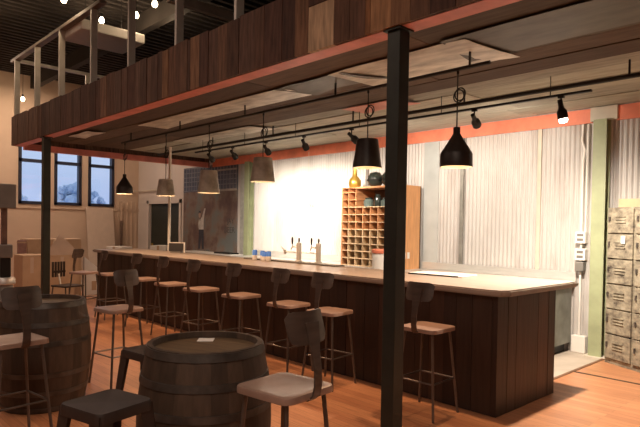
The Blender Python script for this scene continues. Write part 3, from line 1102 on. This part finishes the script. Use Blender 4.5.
# ------------------------------------------------------------------ barrels
def barrel(label, loc, k, rz):
    t = thing('oak_barrel', label, 'barrel', loc, rz, 'oak barrels used as tables')
    H, rh, rb = .915, .305 * k, .358 * k
    def R(z):
        u = (z / H - .5) * 2
        return rb - (rb - rh) * abs(u) ** 1.9
    ns, sub, nz = 24, 2, 14
    n = ns * sub
    rr = random.Random(5)
    cols = []
    for i in range(ns):
        f_ = rr.uniform(.65, 1.25)
        cols.append((.085 * f_, .056 * f_, .038 * f_))
    mb = MB()
    zs = [H * i / nz for i in range(nz + 1)]
    prof = [(R(z), z) for z in zs] + [(rh - .028, H), (rh - .030, H - .035)]
    prof = [(rh - .03, .03), (rh - .028, 0)] + prof
    rings = [[mb.bm.verts.new(((r_ - (.003 if kk % sub == 0 else 0)) * cos(2 * pi * kk / n), (r_ - (.003 if kk % sub == 0 else 0)) * sin(2 * pi * kk / n), z)) for kk in range(n)] for r_, z in prof]
    for a, b in zip(rings, rings[1:]):
        for kk in range(n):
            mb._paint([mb.bm.faces.new((a[kk], a[(kk + 1) % n], b[(kk + 1) % n], b[kk]))], cols[kk // sub])
    mb.build('staves', M_stave, t, True, 30)
    MB().lathe([(0, H - .055), (rh - .029, H - .055), (rh - .029, H - .036), (0, H - .036)], 40).build('head', M_head, t)
    MB().lathe([(0, .03), (rh - .029, .03), (rh - .029, .05), (0, .05)], 32).build('bottom_head', M_head, t)
    for z0, z1 in ((.868, .910), (.715, .755), (.56, .60), (.30, .34), (.145, .185), (.005, .045)):
        MB().lathe([(R(z0) - .002, z0), (R(z0) + .004, z0), (R(z1) + .004, z1), (R(z1) - .002, z1)], 48).build('hoop', M_hoop, t, True, 50)
    return t


barrel('weathered oak barrel in the centre foreground with a white card on top', (-2.80, 1.77, 0), 1.07, .3)
barrel('weathered oak barrel at left behind the stool, with nothing on top', (-5.24, 1.66, 0), 1.08, 1.1)
cd = MB().box((-.048, -.048, 0), (.048, .048, .003)).build('paper_card', M_white)
cd.location = (-2.975, 1.88, .8795)
cd.rotation_euler = (0, 0, radians(50))
tag(cd, 'small white square card lying on the centre barrel head', 'card')

# ------------------------------------------------------------------ conduit, lighting track and lamps
pipe = thing('front_conduit', 'black conduit under the canopy carrying the pendant lamps', 'conduit', (-4.4, 4.33, 3.0))
MB().tube([(-5.25, 0, 0), (1.9, 0, 0)], .017, 8).build('tube', M_black, pipe, True)
for k in range(5):
    MB().box((-4.9 + k * 1.65, -.008, -.005), (-4.885 + k * 1.65, .008, .14)).build('clip', M_black, pipe)
pipe = thing('rear_conduit', 'thick black conduit beside the lighting track', 'conduit', (-4.4, 5.52, 2.985))
MB().tube([(-6.2, 0, 0), (7.5, 0, 0)], .022, 8).build('tube', M_black, pipe, True)
for k in range(8):
    MB().box((-5.9 + k * 1.7, -.008, -.005), (-5.885 + k * 1.7, .008, .15)).build('clip', M_black, pipe)
trk = thing('lighting_track', 'black lighting track holding the spotlights above the bar', 'track', (-5.75, 5.60, 2.93))
MB().box((-3.55, -.018, -.01), (3.60, .018, .012)).build('rail', M_black, trk)
for k in range(6):
    MB().tube([(-3.3 + k * 1.3, 0, .01), (-3.3 + k * 1.3, 0, .205)], .005, 6).build('hanger', M_black, trk)


def spotlight(x, aim, energy, cone, lab, lit=False, col=(1.0, .865, .72)):
    h = thing('track_spotlight', lab, 'spotlight', (x, 5.60, 2.92), group='spotlights on the track')
    MB().box((-.03, -.015, -.02), (.03, .015, .0)).tube([(0, 0, -.02), (0, 0, -.07)], .008, 8).build('adapter', M_black, h)
    d = (Vector(aim) - Vector((x, 5.60, 2.82))).normalized()
    q = d.to_track_quat('-Z', 'Y').to_matrix().to_4x4()
    mt = Matrix.Translation((0, 0, -.10)) @ q
    hd = MB().lathe([(0, .07), (.024, .068), (.026, .0), (.030, -.02), (.046, -.045), (.050, -.06), (.050, -.125)], 16).build('head', M_black, h, True)
    hd.matrix_local = mt
    ln = MB().lathe([(0, -.125), (.040, -.125), (.047, -.118)], 16).build('lens', M_spot if lit else M_bulb, h)
    ln.matrix_local = mt
    if lit:
        bb = MB().lathe([(.040, -.125), (.044, -.14), (.032, -.162), (0, -.17)], 16).build('bulb', M_spot, h, True)
        bb.matrix_local = mt
    ld = bpy.data.lights.new('spot_light', 'SPOT')
    ld.energy = energy
    ld.color = col
    ld.spot_size = radians(cone)
    ld.spot_blend = 1.0
    ld.shadow_soft_size = .04
    lo = bpy.data.objects.new('spot_light', ld)
    COL.objects.link(lo)
    lo.parent = h
    lo.matrix_local = mt @ Matrix.Translation((0, 0, -.21))


spotlight(-8.81, (-9.6, 7.5, 1.6), 80, 95, 'black track spotlight farthest left, above the mural edge')
spotlight(-8.09, (-8.9, 7.5, 1.5), 330, 92, 'black track spotlight second from the left, between two bucket pendants')
spotlight(-7.17, (-8.0, 7.5, 1.5), 370, 92, 'black track spotlight directly above the zinc bucket pendant at centre')
spotlight(-6.26, (-7.2, 7.5, 1.5), 330, 92, 'black track spotlight above the white lit wall, left of the dark bucket pendant')
spotlight(-5.29, (-5.4, 7.5, 1.9), 140, 130, 'black track spotlight just left of the rack pendant and pale red sheet')
spotlight(-3.41, (-3.9, 7.5, 1.8), 190, 140, 'black track spotlight beside the black bell pendant on the right')
spotlight(-2.44, (-2.1, 6.1, 0.0), 620, 168, 'glowing track spotlight at the right end of the track', True)


def pendant(x, zb, zt, kind, lab, energy, dia):
    p = thing('pendant_lamp', lab, 'pendant lamp', (x, 4.33, zb), group='pendant lamps above the bar')
    h = zt - zb
    r = dia / 2
    if kind == 'bell':
        prof = [(r, 0), (r * 1.01, .01), (r * .99, h * .33), (r * .955, h * .365), (r * .58, h * .60), (r * .28, h * .80), (r * .22, h * .84), (r * .22, h), (r * .1, h + .005)]
    else:
        prof = [(r, 0), (r * .985, .012), (r * .74, h - .006), (r * .70, h), (.02, h + .004)]
    m = M_shadeb if kind in ('bell', 'dark') else M_shade
    MB().lathe(prof, 32).build('shade', m, p, True, 24)
    cut = .72 if kind == 'bell' else .97
    inner = [(max(.01, a - .006), b) for a, b in prof if b <= h * cut + 1e-6] + [(.012, h * cut)]
    MB().lathe(inner, 32).build('lining', M_lining, p, True, 50)
    MB().lathe([(.022, h * .55), (.022, h * cut)], 12, cap0=True).build('socket', M_black, p)
    MB().lathe([(0, .05), (.028, .06), (.038, .09), (.03, .13), (.016, .16)], 14).build('bulb', M_bulb, p, True)
    top = 3.0 - zb - .018
    MB().tube([(0, 0, h), (0, 0, top)], .006, 6).build('cord', M_black, p)
    zc = h + (top - h) * .55
    mb = MB()
    for kq in range(2):
        mb.tube([(.052 * cos(a) + .02, .02 * kq - .01, zc + .055 * sin(a) + .02 * kq) for a in [i * 2 * pi / 16 for i in range(17)]], .006, 6)
    mb.build('cord_coil', M_black, p, True)
    MB().tube([(0, 0, top - .03), (0, 0, top)], .012, 10).build('hook', M_black, p)
    ld = bpy.data.lights.new('pendant_light', 'SPOT')
    ld.energy = energy
    ld.color = (1.0, .60, .34)
    ld.spot_size = radians(150)
    ld.spot_blend = .5
    ld.shadow_soft_size = .035
    lo = bpy.data.objects.new('pendant_light', ld)
    COL.objects.link(lo)
    lo.parent = p
    lo.location = (0, 0, .045)


pendant(-9.53, 2.10, 2.44, 'bell', 'black bell-shaped pendant lamp hanging near the tall windows', 70, .28)
pendant(-8.06, 2.025, 2.28, 'zinc', 'zinc bucket pendant lamp in front of the pale pipe post', 70, .29)
pendant(-6.83, 2.03, 2.345, 'zinc', 'zinc bucket pendant lamp in front of the rusty mural', 70, .31)
pendant(-5.60, 2.13, 2.43, 'zinc', 'zinc bucket pendant lamp left of the white lit wall', 70, .31)
pendant(-3.865, 2.195, 2.485, 'dark', 'dark bucket pendant lamp above the pigeonhole rack beside the post', 70, .30)
pendant(-2.81, 2.135, 2.485, 'bell', 'black bell-shaped pendant lamp right of the dark post', 70, .285)

# a bare lamp on the lit wall
bl = thing('wall_bulb', 'small pale bare bulb hanging against the bright white wall', 'light bulb', (-8.1, 7.38, 2.05))
MB().lathe([(0, -.06), (.04, -.04), (.05, 0), (.03, .05), (.02, .06)], 14).build('globe', M_lining, bl, True)
MB().tube([(0, 0, .06), (0, 0, .98)], .006, 6).build('cord', M_beige, bl)

# ------------------------------------------------------------------ electrics by the right column
el = thing('conduit_run', 'pale conduit with grey outlet boxes on the wall beside the green column', 'conduit', (-2.96, YB - .06, 0.004))
MB().tube([(0, 0, 0.0), (0, 0, 2.5), (.02, 0, 2.62), (-.02, 0, 2.75), (-.01, 0, 2.96)], .014, 8).tube([(.05, 0, 1.5), (.05, 0, 2.95)], .010, 8).build('pipe', M_white, el, True)
for z in (1.42, 1.20, ):
    b_ = MB().box((-.06, -.05, z), (.07, .04, z + .15), bevel=.006).build('outlet_box', M_white, el)
    MB().box((-.035, -.053, z + .09), (.045, -.050, z + .125)).build('socket', M_grey, b_)
    MB().box((-.035, -.053, z + .03), (.045, -.050, z + .065)).build('socket', M_grey, b_)
MB().box((-.05, -.07, 1.06), (.06, .03, 1.18), bevel=.01).build('plug', M_grey, el)
MB().box((-.09, -.03, .0), (.09, .05, .22), bevel=.01).build('base_box', M_white, el)

# ------------------------------------------------------------------ lockers
lk = thing('locker_bank', 'weathered paint-worn metal lockers standing against the right wall', 'lockers', (-2.545, 7.215, 0), radians(-27))
LW, LH, LD = .41, 1.87, .26
nC = 3
MB().box((0, .012, .0), (nC * LW, LD, LH)).build('carcass', M_locker, lk)
dh = (LH - .07) / 6
for c in range(nC):
    for r_ in range(6):
        z0 = .06 + r_ * dh
        dr = MB().box((c * LW + .018, -.012, z0 + .008), ((c + 1) * LW - .018, .010, z0 + dh - .008), bevel=.004).build('locker_door', M_locker, lk)
        mb = MB()
        for k in range(3):
            zz = z0 + dh * .42 + k * .035
            mb.box((c * LW + .14, -.024, zz), (c * LW + .29, -.012, zz + .010), mtx=None)
        mb.build('louvres', M_locker, dr)
        MB().box((c * LW + .045, -.03, z0 + dh * .48), (c * LW + .065, -.012, z0 + dh * .68), bevel=.003).build('latch', M_leg, dr)
        if c == 0 and r_ == 4:
            MB().box((c * LW + .24, -.029, z0 + dh * .62), (c * LW + .30, -.025, z0 + dh * .92)).build('paper_tag', M_white, dr)
wbd = MB().box((-2.52, YB - .06, 1.88), (1.2, YB - .026, 1.99)).build('timber_rail', mat('yellow_pine', (0.62, 0.45, 0.26), .6, 0, .1))
tag(wbd, 'yellow pine rail fixed to the wall above the lockers', 'rail')

# ------------------------------------------------------------------ cartons, board and stand at the far left
GC = 'cartons below the tall windows'
cb = thing('cardboard_carton', 'large open brown carton with a flap standing up in a pale point', 'box', (-11.9, 4.005, 0), 0, GC)
MB().box((-.30, -.325, 0), (.30, .325, .935), bevel=.008).build('body', M_carton, cb)
MB().prism([(-.33, 0), (.36, 0), (-.045, .415)], .012, 'x', 0).build('raised_flap', M_board, cb).location = (.288, 0, .936)
MB().box((.301, -.03, .55), (.303, .03, .90)).build('tape', M_board, cb)
cb2 = thing('cardboard_carton', 'narrow brown carton just left of the green post by the windows', 'box', (-11.875, 3.45, 0), 0, GC)
MB().box((-.275, -.17, 0), (.275, .17, .945), bevel=.008).build('body', M_carton, cb2)
MB().box((.276, -.03, .6), (.278, .03, .90)).build('tape', M_board, cb2)
cb3 = thing('cardboard_carton', 'wide plain carton standing behind the one with the pointed flap', 'box', (-12.65, 4.14, 0), 0, GC)
MB().box((-.25, -.54, 0), (.25, .54, 1.23), bevel=.008).build('body', M_carton, cb3)
MB().box((.251, -.04, .8), (.253, .04, 1.20)).build('tape', M_board, cb3)
cl_ = thing('pink_drum', 'upright dusty pink cylinder standing beside the cartons', 'drum', (-12.4, 3.495, 0))
MB().lathe([(.08, 0), (.085, .02), (.085, 1.19), (.075, 1.21)], 20, cap0=True, cap1=True).build('body', mat('dusty_pink', (0.36, 0.20, 0.17), .7), cl_, True)
MB().lathe([(.09, 1.15), (.09, 1.18)], 20).build('rim', M_carton, cl_)

lb = thing('drywall_sheet', 'tall pale board leaning against the window wall behind the bar', 'board', (XL + .40, 6.38, 0), 0)
o = MB().box((-.015, -.38, 0), (.015, .38, 2.03)).build('board', M_board, lb)
o.rotation_euler = (0, radians(-9), 0)
tri = thing('card_wedge', 'pale sloping card offcut standing on the floor beside the side-turned stool', 'card', (-12.4, 4.96, 0))
MB().prism([(-.22, 0), (.22, 0), (.22, .48), (-.21, .84)], .10, 'x', -.10).build('card', mat('bright_white_card', (0.85, 0.80, 0.76), .7, 0, .03), tri)
MB().box((.0, -.05, .1), (.004, .05, .3)).build('tape', M_carton, tri)

# low chair with a slatted back in front of the cartons
sl = thing('slat_back_chair', 'low chair with dark vertical back slats in front of the pointed carton', 'chair', (-10.55, 3.74, 0), radians(-72))
MB().box((-.20, -.20, .42), (.20, .20, .45), bevel=.012).build('seat', M_lowst, sl)
for sx in (-1, 1):
    for sy in (-1, 1):
        MB().tube([(sx * .17, sy * .17, .42), (sx * .20, sy * .21, 0)], .012, 8).build('leg', M_leg, sl, True)
MB().tube([(0, -.19, .43), (0, -.235, .60), (0, -.245, .64)], .016, 8).build('spine', M_steel, sl, True)
for k in range(5):
    MB().box((-.135 + k * .058, -.262, .58), (-.097 + k * .058, -.242, .86), bevel=.005).build('back_slat', M_lowst, sl)
MB().box((-.135, -.245, .66), (.135, -.232, .70)).build('back_rail', M_lowst, sl)

st = thing('scale_stand', 'grey box-headed stand on a post with a round silver base', 'stand', (-8.0, 2.045, 0))
MB().lathe([(.10, 0), (.11, .03), (.11, .76), (.10, .78)], 24, cap0=True, cap1=True).build('pedestal', M_grey, st, True)
MB().lathe([(.0, .78), (.125, .78), (.135, .79), (.135, .85), (.12, .87), (0, .87)], 28).build('silver_ring', M_steel, st, True)
MB().box((-.03, -.03, .87), (.03, .03, 1.75)).build('column', mat('brown_post', (0.15, 0.09, 0.065), .6), st)
MB().box((-.08, -.08, 1.12), (.08, .085, 1.29), bevel=.015).build('mechanism', M_grey, st)
MB().box((-.06, -.05, .87), (.06, .07, 1.12), bevel=.015).build('dial_housing', M_black, st)
MB().box((-.10, -.13, 1.75), (.10, .115, 2.06), bevel=.012).build('head_box', M_grey, st)

# vertical pipe near the room corner
vp = thing('corner_pipe', 'slim vertical pipe with a dark lower sleeve near the room corner', 'pipe', (XL + .07, 7.02, 0))
MB().tube([(0, 0, 0), (0, 0, 2.15)], .022, 8).build('pipe', M_cream, vp, True)
MB().tube([(0, 0, .9), (0, 0, 1.65)], .032, 8).build('sleeve', mat('brown_post', (0.15, 0.09, 0.065), .6), vp, True)
hp = MB().tube([(XL + .06, 7.10, 2.52), (XL + .10, YB - .06, 2.52), (-14.4, YB - .05, 2.52)], .018, 8).build('wall_pipe', M_beige, None, True)
tag(hp, 'thin horizontal pipe on the far wall above the dark door', 'pipe')
